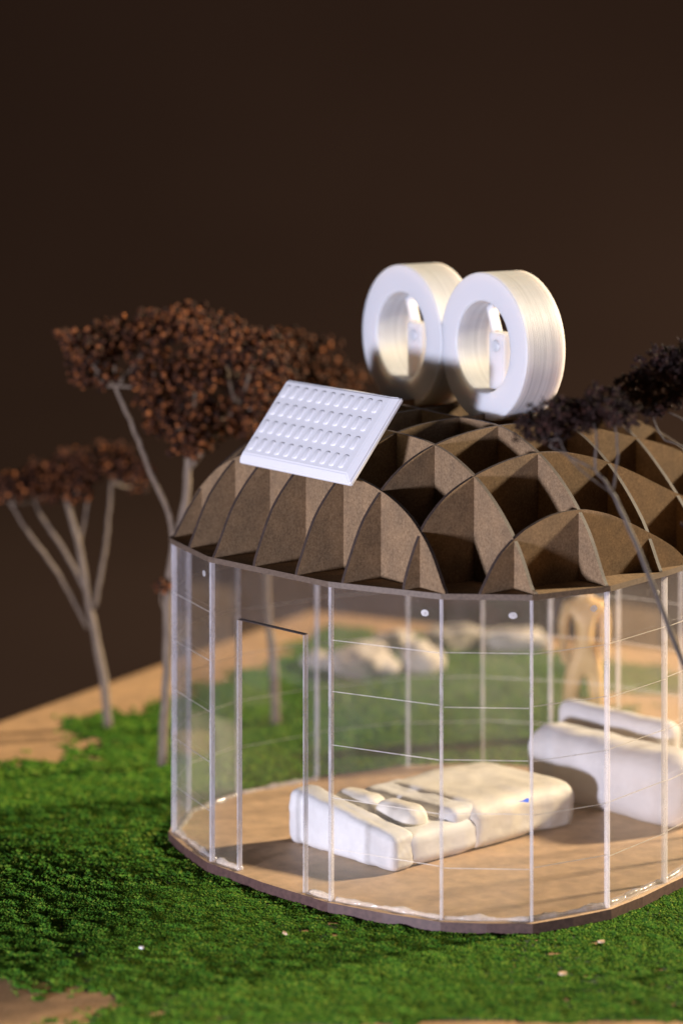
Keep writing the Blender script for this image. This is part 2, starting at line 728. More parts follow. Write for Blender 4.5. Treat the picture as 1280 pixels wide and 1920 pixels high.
def merge(*parts):
    vs, fs = [], []
    for v, f in parts:
        o = len(vs)
        vs += list(v)
        fs += [[i + o for i in x] for x in f]
    return vs, fs


for i in range(NP):
    a, b = PV[i], PV[(i + 1) % NP]
    ln = (b - a).length
    e = (b - a) / ln
    nrm = Vector((e.y, -e.x))
    a2, b2 = a + e * 0.075, b - e * 0.075
    if i == 1:
        # door panel: two uprights and the sheet above the opening, cut from one piece
        t0, t1, zt = 0.245, 0.785, 9.93
        pl, pr = a.lerp(b, t0), a.lerp(b, t1)
        q = [(a2, 0.012), (pl, 0.012), (pl, zt), (pr, zt), (pr, 0.012), (b2, 0.012), (b2, HW), (a2, HW)]
        n = len(q)
        vs = [(p.x, p.y, z) for p, z in q] + [((p - nrm * TH).x, (p - nrm * TH).y, z) for p, z in q]
        # faces of the C-shaped sheet as three quads per side
        quads = [(0, 1, 2, 7), (2, 3, 6, 7), (3, 4, 5, 6)]
        fs = [list(x) for x in quads] + [[j + n for j in x][::-1] for x in quads]
        mi = [0] * 6
        for j in range(n):
            k2 = (j + 1) % n
            fs.append([j, j + n, k2 + n, k2])
            mi.append(1)
        panel = mk('wall_panel', vs, fs, [M['acrylic'], M['edge']], pav, mi)
        panel['label'] = 'clear acrylic wall panel with tall doorway cut out'
        # bright jambs and head of the cut opening
        for p in (pl, pr):
            sgn = -1 if p is pl else 1
            v_, f_ = wall_box(p + e * (sgn * 0.005), p + e * (sgn * 0.075), 0.02, zt, -TH - 0.01, 0.01) if sgn > 0 else wall_box(p - e * 0.075, p - e * 0.005, 0.02, zt, -TH - 0.01, 0.01)
            mk('door_jamb', v_, f_, M['edge'], panel)
        v_, f_ = wall_box(pl, pr, zt + 0.003, zt + 0.04, -TH - 0.01, 0.01)
        mk('door_head', v_, f_, M['scorch'], panel)
    else:
        v_, f_ = wall_box(a2, b2, 0.012, HW, -TH, 0)
        panel = mk('wall_panel', v_, f_, [M['acrylic'], M['edge']], pav, [1, 1, 0, 1, 0, 1])
        for z in LINES:
            jz = 0.03 * math.sin(i * 3.1 + z)
            v_, f_ = wall_box(a2 + e * 0.03, b2 - e * 0.03, z + jz - 0.011, z + jz + 0.011, -0.016, 0.004)
            mk('score_line', v_, f_, M['score'], panel)
    # polished edge / glue joint at the corner
    ap = PV[i - 1]
    ep = (a - ap).normalized()
    npv = Vector((ep.y, -ep.x))
    m = (nrm + npv).normalized()
    quad = [a - ep * 0.07 + npv * 0.004, a + m * 0.012, a + e * 0.07 + nrm * 0.004, a + e * 0.07 - nrm * (TH + 0.004), a - m * (TH + 0.03), a - ep * 0.07 - npv * (TH + 0.004)]
    v_, f_ = prism([(p.x, p.y) for p in quad], 0.016, HW - 0.002)
    mk('corner_joint', v_, f_, M['edge'], pav)
    # etched panel mark near the top corner: frosted blot with a small dark heart
    if i in (0, 2, 3, 4, 5, 6):
        q = b2 - e * 0.62 + nrm * 0.004
        vs, fs = [], []
        for r, dx in ((1.0, 0.0), (0.13, 0.02)):
            for s in range(18):
                t = 2 * math.pi * s / 18
                rr = r * (1 + 0.10 * noise.noise(Vector((math.cos(t) * 2 + i * 5, math.sin(t) * 2, r))))
                p = q + e * (0.165 * rr * math.cos(t) + dx)
                vs.append((p.x, p.y, 11.42 + 0.125 * rr * math.sin(t)))
        fs = [[s, (s + 1) % 18, 18 + (s + 1) % 18, 18 + s] for s in range(18)]
        vs += [(x + nrm.x * 0.006, y + nrm.y * 0.006, z) for x, y, z in vs]
        fs = [[x + 36 for x in f] for f in fs] + [f[::-1] for f in fs]
        mk('etched_mark', vs, fs, M['etch'], panel)
    # glue squeezed out along the foot of the panel
    if i not in (9, 10, 11, 12, 13, 14):
        spans = [(0.03, 0.97)] if i != 1 else [(0.03, 0.235), (0.80, 0.97)]
        for s0, s1 in spans:
            nst = max(6, int(ln * (s1 - s0) / 0.13))
            path, rad = [], []
            for s in range(nst + 1):
                t = s0 + (s1 - s0) * s / nst
                w = n2(t * ln, i * 7.7, 1.6)
                p = a.lerp(b, t) - nrm * (TH + 0.05 + 0.05 * w)
                path.append((p.x, p.y, 0.035 + 0.03 * n2(t * ln, i * 3.3, 2.4)))
                rad.append(max(0.03, 0.105 + 0.10 * n2(t * ln, i * 5.1, 1.1) + 0.05 * n2(t * ln, i * 9.0, 3.7)))
            v_, f_ = tube_data(path, rad, 7, rough=0.25)
            mk('glue_bead', v_, f_, M['glue'], panel, smooth=True)
    if i == 3:
        # blue ink fleck on the sheet next to the corner
        q0 = b2 - e * 0.03 + nrm * 0.005
        z0 = 4.54
        ch = [(0, -0.07), (0, 0.10), (-0.10, 0.08), (-0.22, 0.0), (-0.44, -0.03), (-0.16, -0.055)]
        vs = [(q0.x + e.x * s, q0.y + e.y * s, z0 + z) for s, z in ch]
        vs += [(x + nrm.x * 0.006, y + nrm.y * 0.006, z) for x, y, z in vs]
        n = len(ch)
        fs = [list(range(n)), list(range(n, 2 * n))[::-1]] + [[j, (j + 1) % n, n + (j + 1) % n, n + j] for j in range(n)]
        pp = mk('ink_fleck', vs, fs, M['blue'], panel)
        pp['label'] = 'small blue ink fleck'

# roof: plate on the walls, then two crossing sets of upright ribs
PLATE = offset_poly(PV, 0.09)
ZP = 12.22
v_, f_ = prism([(p.x, p.y) for p in PLATE], HW + 0.003, ZP)
roof = mk('roof', v_, f_, [M['mdf_rib'], M['plate_edge']], pav, [0, 0] + [1] * NP)
roof['label'] = 'brown fibreboard dome of crossing upright ribs'
RB = offset_poly(PV, 0.10)


def rim_smooth(d):
    a0 = math.atan2(d.y, d.x)
    tot = wsum = 0.0
    for q in range(-3, 4):
        t = a0 + math.radians(7 * q)
        w = 1 - abs(q) / 4
        tot += w * rim(Vector((math.cos(t), math.sin(t))))
        wsum += w
    return tot / wsum + 0.2


def dome_base(p):
    r = p - CEN
    l = r.length
    if l < 1e-6:
        return 5.6
    return 5.6 * max(0.0, 1 - (l / rim_smooth(r / l)) ** 3.6) ** 0.88


# measured heights of the dome where ribs cross (along U, along V, height above the plate)
SPOT = [(-7.54, 4.86, 3.35), (-7.54, 7.3, 2.15), (-4.92, 9.7, 1.86), (-1.72, 9.7, 2.62), (1.88, 9.7, 1.35), (-4.92, 7.36, 3.92),
        (-1.72, 7.36, 4.54), (1.88, 7.36, 3.84), (-4.92, 4.86, 4.88), (-1.72, 4.86, 5.37), (-4.92, 2.45, 5.09), (-1.72, 2.45, 5.45),
        (5.6, 7.36, 2.2), (5.6, 4.86, 4.3)]
SP = np.array([(a, b) for a, b, h in SPOT])
RES = np.array([h - dome_base(CEN + U * a + V * b) for a, b, h in SPOT])
SG = 2.0
KM = np.exp(-((SP[:, None, :] - SP[None, :, :]) ** 2).sum(-1) / (2 * SG * SG)) + 0.03 * np.eye(len(SP))
WT = np.linalg.solve(KM, RES)


def dome(p):
    r = p - CEN
    q = np.array((r.dot(U), r.dot(V)))
    c = float((WT * np.exp(-((SP - q) ** 2).sum(-1) / (2 * SG * SG))).sum())
    return max(0.0, dome_base(p) + c)


def chord(o, d):
    """Where the line o + t d crosses the rib outline."""
    ts = []
    for i in range(NP):
        a, b = RB[i], RB[(i + 1) % NP]
        e = b - a
        den = d.x * e.y - d.y * e.x
        if abs(den) < 1e-9:
            continue
        w = a - o
        t = (w.x * e.y - w.y * e.x) / den
        s = (w.x * d.y - w.y * d.x) / den
        if 0 <= s < 1:
            ts.append(t)
    return (min(ts), max(ts)) if len(ts) > 1 else (0.0, 0.0)


RT = 0.16                                # rib thickness


def rib(o, d):
    t0, t1 = chord(o, d)
    if t1 - t0 < 2.2:
        return
    nrm = Vector((d.y, -d.x)) * (RT / 2)
    n = 64
    prof = []
    for i in range(n + 1):
        s = i / n
        s = 0.5 - 0.5 * math.cos(math.pi * s)
        t = t0 + (t1 - t0) * s
        end = min(t - t0, t1 - t) / 1.05
        prof.append((o + d * t, ZP + 0.02 + dome(o + d * t) * (1.0 if end >= 1 else max(0.0, 1 - (1 - end) ** 2) ** 0.5)))
    prof[0] = (prof[0][0], ZP + 0.02)
    prof[-1] = (prof[-1][0], ZP + 0.02)
    vs = []
    for sg in (1, -1):
        for p, z in prof:
            q = p + nrm * sg
            vs.append((q.x, q.y, ZP + 0.002))
            vs.append((q.x, q.y, z))
    k2 = 2 * (n + 1)
    fs, mi = [], []
    for i in range(n):
        j = 2 * i
        fs.append([j, j + 2, j + 3, j + 1])
        fs.append([k2 + j, k2 + j + 1, k2 + j + 3, k2 + j + 2])
        fs.append([j + 1, j + 3, k2 + j + 3, k2 + j + 1])
        mi += [0, 0, 1]
    fs.append([0, 1, k2 + 1, k2])
    e = 2 * n
    fs.append([e, k2 + e, k2 + e + 1, e + 1])
    mi += [1, 1]
    mk('rib', vs, fs, [M['mdf_rib'], M['scorch']], roof, mi)


for v in (-12.4, -9.97, -7.49, -5.01, -2.53, -0.05, 2.45, 4.86, 7.28, 9.66):
    rib(CEN + V * v, U)
for u in (-7.54, -4.92, -1.72, 1.88, 5.6, 8.9, 12.0):
    rib(CEN + U * u, V)

# ------------------------------------------------------------------ ring turbines on the dome


AXA = math.radians(32.5)
AX = Vector((math.cos(AXA), math.sin(AXA)))


def turbine(face, zc, flat, label, tilt):
    """Ring standing on edge, axis along AX; face = plan centre of its front face."""
    R, r, W = 3.02, 1.86, 1.95
    root = thing('ring_turbine', (face.x + AX.x * W / 2, face.y + AX.y * W / 2, zc + flat), label, 'turbine', 'white ring turbines on the dome')
    rot = Matrix.Rotation(AXA, 4, 'Z') @ Matrix.Rotation(tilt, 4, 'X')
    root.rotation_euler = rot.to_euler()
    # local: X along the axis from front face (-W/2) to back, Z up, origin at the foot
    seg = 128

    def ring_pts(rad, x, clamp):
        out = []
        for s in range(seg):
            t = 2 * math.pi * s / seg
            y, z = rad * math.sin(t), rad * math.cos(t)
            if clamp:
                z = max(z, flat)
            out.append((x, y, z - flat))
        return out
    ch = 0.05
    loops = [(r, -W / 2 + ch, 0), (r + ch, -W / 2, 0), (R - ch, -W / 2, 1), (R, -W / 2 + ch, 1), (R, W / 2 - ch, 1), (R - ch, W / 2, 1), (r + ch, W / 2, 0), (r, W / 2 - ch, 0)]
    vs, fs, mi = [], [], []
    for rad, x, c in loops:
        vs += ring_pts(rad, x, c)
    nl = len(loops)
    for l in range(nl):
        l2 = (l + 1) % nl
        for s in range(seg):
            s2 = (s + 1) % seg
            fs.append([l * seg + s, l2 * seg + s, l2 * seg + s2, l * seg + s2])
            mi.append(0 if l in (1, 5) else 1)

    def child(name, vs, fs, mats, mi=None, smooth=False):
        me = bpy.data.meshes.new(name)
        me.from_pydata([tuple(v) for v in vs], [], fs)
        for m in mats:
            me.materials.append(m)
        if mi:
            me.polygons.foreach_set('material_index', mi)
        bm = bmesh.new()
        bm.from_mesh(me)
        bmesh.ops.recalc_face_normals(bm, faces=bm.faces[:])
        bm.to_mesh(me)
        bm.free()
        if smooth:
            me.polygons.foreach_set('use_smooth', [True] * len(me.polygons))
            try:
                me.set_sharp_from_angle(angle=math.radians(35))
            except Exception:
                pass
        o = bpy.data.objects.new(name, me)
        COL.objects.link(o)
        o.parent = root
        return o
    child('ring', vs, fs, [M['print'], M['layers']], mi, True)
    zc0 = -flat
    # generator post standing inside the ring
    bm = bmesh.new()
    bmesh.ops.create_cube(bm, size=1)
    for w in bm.verts:
        w.co = Vector((w.co.x * 0.62, w.co.y * 1.02, zc0 - 0.62 + w.co.z * 2.12 + (0.1 if w.co.z > 0 else -0.1)))
    bmesh.ops.bevel(bm, geom=bm.edges[:], offset=0.05, segments=2, affect='EDGES')
    me = bpy.data.meshes.new('post')
    bm.to_mesh(me)
    bm.free()
    me.materials.append(M['print'])
    o = bpy.data.objects.new('post', me)
    COL.objects.link(o)
    o.parent = root
    # flat blade rising from the post to the ring
    ol = [(0.22, 0.35), (0.80, 0.5), (1.20, 1.50), (0.80, 1.72)]
    vs = [(0.05, y, zc0 + z) for y, z in ol] + [(0.24, y, zc0 + z) for y, z in ol]
    fs = [[0, 1, 2, 3], [7, 6, 5, 4]] + [[j, (j + 1) % 4, 4 + (j + 1) % 4, 4 + j] for j in range(4)]
    child('blade', vs, fs, [M['print']])
    # hub
    vs, fs = tube_data([(-0.36, 0.0, zc0), (-0.30, 0, zc0), (0.42, 0, zc0), (0.5, 0, zc0)], [0.2, 0.26, 0.26, 0.2], 16)
    child('hub', vs, fs, [M['print']], None, True)


turbine(Vector((5.71, 115.4)), 20.43, -2.93, 'nearer white ring turbine, printed layer lines on its rim', 0.0)
turbine(Vector((2.50, 120.3)), 20.37, -2.93, 'farther white ring turbine behind the panel, lower half shaded', 0.0)

# ------------------------------------------------------------------ solar panel leaning on the dome
pb = CEN + U * -8.6
pc = pb + V * 0.29                        # middle of the lower edge
ang = math.radians(51.2)
sol = thing('solar_panel', (pc.x, pc.y, 15.9), 'white printed solar panel with four rows of raised cells', 'solar panel')
# local X along the lower edge (to the right), Y up the slope, Z out of the face
X3 = Vector((V.x, V.y, 0))
Y3 = Vector((U.x * math.cos(ang), U.y * math.cos(ang), math.sin(ang)))
Z3 = X3.cross(Y3)
sol.rotation_euler = Matrix((X3, Y3, Z3)).transposed().to_euler()
LX, LY, PT, BV = 7.54, 4.03, 0.36, 0.34


def pchild(name, me, parent):
    o = bpy.data.objects.new(name, me)
    COL.objects.link(o)
    o.parent = parent
    return o


bm = bmesh.new()
lo = [bm.verts.new((x, y, -PT)) for x, y in ((-LX / 2, 0), (LX / 2, 0), (LX / 2, LY), (-LX / 2, LY))]
mi_ = [bm.verts.new((x, y, -0.17)) for x, y in ((-LX / 2, 0), (LX / 2, 0), (LX / 2, LY), (-LX / 2, LY))]
hi = [bm.verts.new((x, y, 0.0)) for x, y in ((-LX / 2 + BV * 0.5, BV), (LX / 2 - BV, BV), (LX / 2 - BV, LY - BV * 0.4), (-LX / 2 + BV * 0.5, LY - BV * 0.4))]
bm.faces.new(lo[::-1])
bm.faces.new(hi)
for j in range(4):
    q = (j + 1) % 4
    bm.faces.new([lo[j], lo[q], mi_[q], mi_[j]])
    bm.faces.new([mi_[j], mi_[q], hi[q], hi[j]])
bmesh.ops.bevel(bm, geom=bm.edges[:], offset=0.05, segments=3, affect='EDGES')
me = bpy.data.meshes.new('slab')
bm.to_mesh(me)
bm.free()
me.materials.append(M['slab'])
pchild('slab', me, sol)
bm = bmesh.new()
CW, CH, CT = 0.34, 0.60, 0.045
ring_o = []
for (cx, cyy, q0) in ((CW / 2 - 0.1, CH / 2 - 0.1, 0), (-CW / 2 + 0.1, CH / 2 - 0.1, 90), (-CW / 2 + 0.1, -CH / 2 + 0.1, 180), (CW / 2 - 0.1, -CH / 2 + 0.1, 270)):
    for s in range(4):
        t = math.radians(q0 + 30 * s)
        ring_o.append((cx + 0.1 * math.cos(t), cyy + 0.1 * math.sin(t)))
b0 = [bm.verts.new((x, y, -0.02)) for x, y in ring_o]
b1 = [bm.verts.new((x * 0.9, y * 0.94, CT * 0.75)) for x, y in ring_o]
b2_ = [bm.verts.new((x * 0.72, y * 0.86, CT)) for x, y in ring_o]
for p, q in ((b0, b1), (b1, b2_)):
    for j in range(len(p)):
        bm.faces.new([p[j], p[(j + 1) % len(p)], q[(j + 1) % len(p)], q[j]])
bm.faces.new(b2_)
cell = bpy.data.meshes.new('cell')
bm.normal_update()
bm.to_mesh(cell)
bm.free()
cell.materials.append(M['slab'])
cell.polygons.foreach_set('use_smooth', [True] * len(cell.polygons))
for r_ in range(4):
    for c_ in range(11):
        o = pchild('cell', cell, sol)
        o.location = (-LX / 2 + 0.50 + c_ * 0.615, 0.82 + r_ * 0.855, 0.0)
# wedge props under the slab, standing on the ribs
for x in (-2.2, 0.3):
    q = [(0.9, -PT), (LY - 0.3, -PT), (LY - 0.7, -PT - 1.55)]
    vs = [(x, y, z) for y, z in q] + [(x + 0.35, y, z) for y, z in q]
    me = bpy.data.meshes.new('prop')
    me.from_pydata(vs, [], [[0, 1, 2], [5, 4, 3], [0, 3, 4, 1], [1, 4, 5, 2], [2, 5, 3, 0]])
    me.materials.append(M['slab'])
    pchild('prop', me, sol)

# ------------------------------------------------------------------ clay furniture


def clay_block(name, size, loc, rotz, mat, parent, rad=0.35, amp=0.10, seed=0.0, seg=26, fscale=0.8, shape=None):
    """Hand-modelled block: rounded box, lumpy surface. loc = centre of its base."""
    bm = bmesh.new()
    bmesh.ops.create_cube(bm, size=2)
    bmesh.ops.subdivide_edges(bm, edges=bm.edges[:], cuts=seg, use_grid_fill=True)
    sx, sy, sz = (s / 2 for s in size)
    rot = Matrix.Rotation(rotz, 3, 'Z')
    for v in bm.verts:
        p = Vector((v.co.x * sx, v.co.y * sy, v.co.z * sz))
        rr = min(rad, sx, sy, sz)
        c = Vector((max(-sx + rr, min(sx - rr, p.x)), max(-sy + rr, min(sy - rr, p.y)), max(-sz + rr, min(sz - rr, p.z))))
        d = p - c
        n = d.normalized() if d.length > 1e-6 else Vector((0, 0, 0))
        p = c + n * rr
        w = noise.noise(p * fscale + Vector((seed, seed * 2, 0))) + 0.6 * noise.noise(p * fscale * 2.6 + Vector((0, seed, 3))) + 0.25 * noise.noise(p * fscale * 6.0 + Vector((2, 0, seed)))
        p += n * amp * w
        if shape:
            p = shape(p)
        p.z += sz
        p.z = max(p.z, 0.0)
        v.co = rot @ p + Vector(loc)
    return from_bm(name, bm, mat, parent, True)


BA = math.radians(43.4)
ba = Vector((math.cos(BA), math.sin(BA)))
bb = Vector((-math.sin(BA), math.cos(BA)))
bo = Vector((2.05, 112.1))
bed = thing('bed', (bo.x + ba.x * 5.2 + bb.x * 2.7, bo.y + ba.y * 5.2 + bb.y * 2.7, 0.003), 'white clay model bed with headboard and two pillows', 'bed')


def bp(a, b, z=0.004):
    p = bo + ba * a + bb * b
    return (p.x, p.y, z)


clay_block('mattress', (9.8, 5.5, 1.4), bp(5.55, 2.72), BA, M['clay'], bed, 0.46, 0.07, 1.3, fscale=0.5)


def headshape(p):
    p.z += (p.y * 0.13 - 0.02) * max(0.0, (p.z + 0.95) / 1.9)      # taller towards its far end
    p.x += 0.05 * p.y * 0.2
    return p


clay_block('headboard', (1.35, 6.3, 1.9), bp(0.62, 3.1), BA, M['clay'], bed, 0.36, 0.07, 4.1, fscale=0.7, shape=headshape)
for q, bpos in enumerate((1.75, 4.15)):
    clay_block('pillow', (1.35, 2.3, 1.15), bp(2.15, bpos, 0.98), BA + 0.06 * q, M['cream_warm_lit_clay'], bed, 0.56, 0.04, 7 + q)
clay_block('sheet_fold', (2.4, 5.3, 0.90), bp(4.5, 2.8, 0.95), BA + 0.03, M['clay'], bed, 0.42, 0.06, 11.0, fscale=0.6)


def drape(p):
    p.z -= 0.045 * max(0.0, abs(p.y) - 1.2) ** 2 + 0.012 * max(0, p.x) ** 2
    return p


bl = clay_block('blanket', (6.3, 5.75, 1.85), bp(7.5, 2.72, 0.06), BA, M['cream_warm_lit_clay'], bed, 0.55, 0.09, 15.0, fscale=0.5, shape=drape)
bl['label'] = 'white clay blanket over the bed, tinted cream for warm light'

sofa = thing('sofa', (11.6, 122.3, 0.003), 'white clay model sofa with long low backrest', 'sofa')
SA = math.atan2(-0.735, 0.678)
clay_block('seat', (9.0, 2.7, 3.1), (11.7, 121.7, 0.004), SA, M['clay'], sofa, 1.15, 0.12, 21.0, fscale=0.35)
clay_block('backrest', (6.6, 1.15, 3.65), (12.05, 124.25, 0.004), SA, M['clay'], sofa, 0.55, 0.08, 25.0, fscale=0.4)

# ------------------------------------------------------------------ dried-flower trees
SPH = []
bm = bmesh.new()
bmesh.ops.create_icosphere(bm, subdivisions=1, radius=1)
SPH_V = [v.co.copy() for v in bm.verts]
SPH_F = [[v.index for v in f.verts] for f in bm.faces]
bm.free()


def crown_mesh(name, heads, mat, parent, bud, dens, depth, seedn, hairy=False):
    """heads: (x, y, z, radius). Each head is a bumpy cap of small buds."""
    rnd = random.Random(seedn)
    vs, fs = [], []
    for hx, hy, hz, hr in heads:
        nb = int(dens * hr * hr)
        for _ in range(nb):
            # points in a flattened dome, thicker on the upper side
            while True:
                d = Vector((rnd.uniform(-1, 1), rnd.uniform(-1, 1), rnd.uniform(-1, 1)))
                if 0.35 < d.length < 1.0:
                    break
            d = d * (0.72 + 0.38 * rnd.random())
            if rnd.random() < 0.07:
                d = d * rnd.uniform(1.15, 1.45)
            p = Vector((hx + d.x * hr * 1.08, hy + d.y * hr * depth, hz + d.z * hr * (0.82 if d.z > 0 else 0.7)))
            s = bud * rnd.uniform(0.65, 1.3)
            o = len(vs)
            if not hairy:
                R = Matrix.Rotation(rnd.uniform(0, 6.28), 3, 'Z') @ Matrix.Rotation(rnd.uniform(0, 6.28), 3, 'X')
                sq = Vector((1, rnd.uniform(0.7, 1.1), rnd.uniform(0.8, 1.3)))
                for w in SPH_V:
                    j = 1 + 0.35 * (rnd.random() - 0.5)
                    vs.append(p + R @ Vector((w.x * sq.x, w.y * sq.y, w.z * sq.z)) * s * j)
                fs += [[i + o for i in f] for f in SPH_F]
            else:
                # tuft of thin upright bracts
                for _k in range(7):
                    t = rnd.uniform(0, 6.28)
                    lean = Vector((math.cos(t), math.sin(t), rnd.uniform(0.5, 2.2))).normalized()
                    side = lean.cross(Vector((0.3, 0.5, 0.9))).normalized()
                    oth = lean.cross(side)
                    ln_ = s * rnd.uniform(1.4, 2.6)
                    w_ = s * 0.38
                    o = len(vs)
                    b = p + Vector((rnd.uniform(-1, 1), rnd.uniform(-1, 1), rnd.uniform(-1, 1))) * s * 0.6
                    m = b + lean * ln_ * 0.55
                    vs.extend([b, m + side * w_, m - side * w_ * 0.5 + oth * w_ * 0.8, m - side * w_ * 0.5 - oth * w_ * 0.8, b + lean * ln_])
                    fs.extend([[o, o + 1, o + 2], [o, o + 2, o + 3], [o, o + 3, o + 1], [o + 4, o + 2, o + 1], [o + 4, o + 3, o + 2], [o + 4, o + 1, o + 3]])
    ob = mk(name, vs, fs, mat, parent, smooth=not hairy)
    return ob


def tree(base, label, stems, heads, stem_mat, bud_m, bud, dens, depth, seedn, hairy=False, twig=0.05):
    root = thing('dried_flower_tree', base, label, 'tree', 'dried flower heads standing as trees')
    vs, fs = [], []
    for path, r0, r1 in stems:
        c = curve_pts(path, 6)
        n = len(c)
        c = [p + Vector((0.05 * n2(p.z, i, 1.3, seedn), 0, 0)) if 0 < i < n - 1 else p for i, p in enumerate(c)]
        tube_data(c, [0.64 * (r0 + (r1 - r0) * i / (n - 1)) for i in range(n)], 9, vs, fs, rough=0.25)
    # fine twigs from the nearest stem end into each head
    ends = [Vector(p[0][-1]) for p in stems]
    for hx, hy, hz, hr in heads:
        h = Vector((hx, hy, hz))
        e = min(ends, key=lambda q: (q - h).length + (2.0 if q.z > hz else 0))
        mid = (e + h) / 2 + Vector((0, 0, -0.25 * hr))
        tube_data(curve_pts([e, mid, h], 4), [twig * (1.5 - 0.1 * i) for i in range(9)], 5, vs, fs)
    mk('trunk', vs, fs, stem_mat, root, smooth=True)
    crown_mesh('crown', heads, bud_m, root, bud, dens, depth, seedn, hairy)
    return root


rr = random.Random(3)


def H(lst, s, y, dy=2.5):
    """Heads given as (x, z, radius) on a tree standing at depth y."""
    return [(x, y + rr.uniform(-dy, dy), z, r) for x, z, r in lst]


# large tree behind the left of the pavilion
t1 = [(-11.7, 18.9, 1.1), (-10.4, 19.15, 1.35), (-11.2, 17.7, 1.1), (-8.55, 19.6, 1.35), (-7.1, 19.85, 1.35), (-5.4, 19.5, 1.45), (-3.9, 18.9, 1.45), (-2.9, 17.9, 1.35), (-8.3, 17.9, 1.45), (-6.6, 17.9, 1.45), (-4.9, 17.4, 1.45), (-3.4, 16.7, 1.45), (-8.5, 16.2, 1.2), (-7.1, 15.9, 1.4), (-5.4, 15.5, 1.4), (-6.8, 14.6, 1.05), (-8.3, 15.2, 0.95), (-4.1, 15.2, 1.2), (-12.5, 19.3, 0.6)]
tree((-8.2, 130.4, GZ), 'large brown dried-flower tree with broad crown behind the solar panel',
     [([(-8.2, 130.4, GZ), (-8.0, 130.4, 4.0), (-7.85, 130.4, 8.4), (-7.15, 130.4, 11.6), (-7.0, 130.4, 13.6), (-6.8, 130.2, 15.4)], 0.36, 0.26),
      ([(-7.85, 130.4, 7.6), (-7.75, 130.2, 10.7), (-8.7, 129.8, 13.2), (-9.5, 129.6, 15.3), (-10.3, 129.4, 17.2)], 0.24, 0.13),
      ([(-7.0, 130.4, 13.2), (-5.9, 130.6, 14.6), (-4.8, 130.9, 16.0)], 0.2, 0.12),
      ([(-8.0, 130.4, 6.4), (-8.25, 130.2, 7.3), (-8.22, 130.1, 7.9)], 0.07, 0.05)],
     H(t1, 0, 130.4) + [(-8.2, 130.1, 7.95, 0.42)], M['stem'], M['bud'], 0.14, 100, 1.5, 5)
# middle tree, seen through the doorway, crown behind the panel
t2 = [(-2.6, 17.7, 1.4), (-1.3, 17.5, 1.3), (-0.5, 16.7, 1.25), (0.5, 16.2, 0.9), (-2.1, 16.2, 1.4), (-1.0, 15.4, 1.25), (0.0, 15.6, 1.0), (-3.1, 15.7, 1.3)]
tree((-3.17, 138.5, GZ), 'dried-flower tree whose trunk shows through the doorway',
     [([(-3.17, 138.5, GZ), (-3.35, 138.5, 3.0), (-3.64, 138.5, 6.6), (-3.2, 138.5, 12.5), (-2.2, 138.5, 15.6)], 0.40, 0.2),
      ([(-3.2, 138.5, 12.2), (-1.5, 138.7, 14.2), (-0.4, 138.9, 15.6)], 0.18, 0.1)],
     H(t2, 0, 138.5), M['stem'], M['bud'], 0.135, 100, 1.4, 9)
# flat-topped tree at the far left
t3 = [(-15.8, 11.3, 1.05), (-14.75, 11.6, 1.15), (-13.45, 12.0, 1.15), (-12.3, 12.1, 1.15), (-11.1, 12.35, 1.1), (-10.2, 12.1, 0.9), (-14.2, 10.8, 0.8), (-12.7, 11.1, 0.8), (-10.0, 11.0, 0.5), (-16.6, 10.9, 0.8), (-9.4, 12.2, 0.6)]
tree((-11.3, 138.0, GZ), 'small flat-topped dried-flower tree near the left edge of the board',
     [([(-11.3, 138, GZ), (-11.55, 138, 2.0), (-12.2, 138, 5.4), (-12.7, 138, 8.3), (-13.4, 138, 10.9)], 0.36, 0.18),
      ([(-12.3, 138, 4.4), (-13.6, 137.6, 7.0), (-15.1, 137.2, 9.2), (-15.9, 137, 10.6)], 0.17, 0.10),
      ([(-12.3, 138, 6.1), (-13.6, 138.4, 8.3), (-14.8, 138.8, 10.0), (-15.0, 138.8, 11.0)], 0.17, 0.10),
      ([(-11.95, 138, 5.4), (-11.5, 138.3, 8.0), (-11.3, 138.6, 10.0), (-11.2, 138.6, 11.4)], 0.16, 0.10),
      ([(-12.75, 138, 8.3), (-12.4, 138.4, 10.0), (-12.2, 138.4, 11.5)], 0.12, 0.08)],
     H(t3, 0, 138, 2.0), M['stem'], M['bud'], 0.13, 105, 1.4, 13)
# thin tree in front of the dome, its stem leaving the frame at the right
t4 = [(6.75, 19.2, 0.75), (7.4, 19.6, 0.9), (8.15, 19.45, 0.95), (7.4, 18.9, 0.6), (9.2, 19.95, 0.95), (9.85, 19.6, 0.75), (8.6, 19.6, 0.7)]
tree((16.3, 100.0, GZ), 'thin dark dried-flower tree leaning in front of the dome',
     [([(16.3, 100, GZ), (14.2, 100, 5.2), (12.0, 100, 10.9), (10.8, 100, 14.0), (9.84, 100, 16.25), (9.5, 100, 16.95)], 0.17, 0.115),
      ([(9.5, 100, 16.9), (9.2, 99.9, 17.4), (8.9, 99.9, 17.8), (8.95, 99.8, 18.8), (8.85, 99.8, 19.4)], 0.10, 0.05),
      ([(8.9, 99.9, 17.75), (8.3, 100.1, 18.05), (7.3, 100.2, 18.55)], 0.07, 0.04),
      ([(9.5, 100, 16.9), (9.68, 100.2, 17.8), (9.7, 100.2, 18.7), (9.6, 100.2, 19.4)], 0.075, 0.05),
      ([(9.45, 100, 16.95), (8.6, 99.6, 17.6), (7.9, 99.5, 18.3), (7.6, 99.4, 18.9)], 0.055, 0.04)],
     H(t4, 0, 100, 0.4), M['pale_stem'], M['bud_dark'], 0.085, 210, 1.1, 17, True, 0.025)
t5 = [(10.75, 20.1, 0.9), (11.55, 20.75, 1.1), (12.3, 21.15, 0.95), (11.2, 19.4, 0.55), (12.8, 20.3, 0.9), (13.3, 21.3, 1.0), (12.0, 19.7, 0.6), (12.75, 15.15, 0.35)]
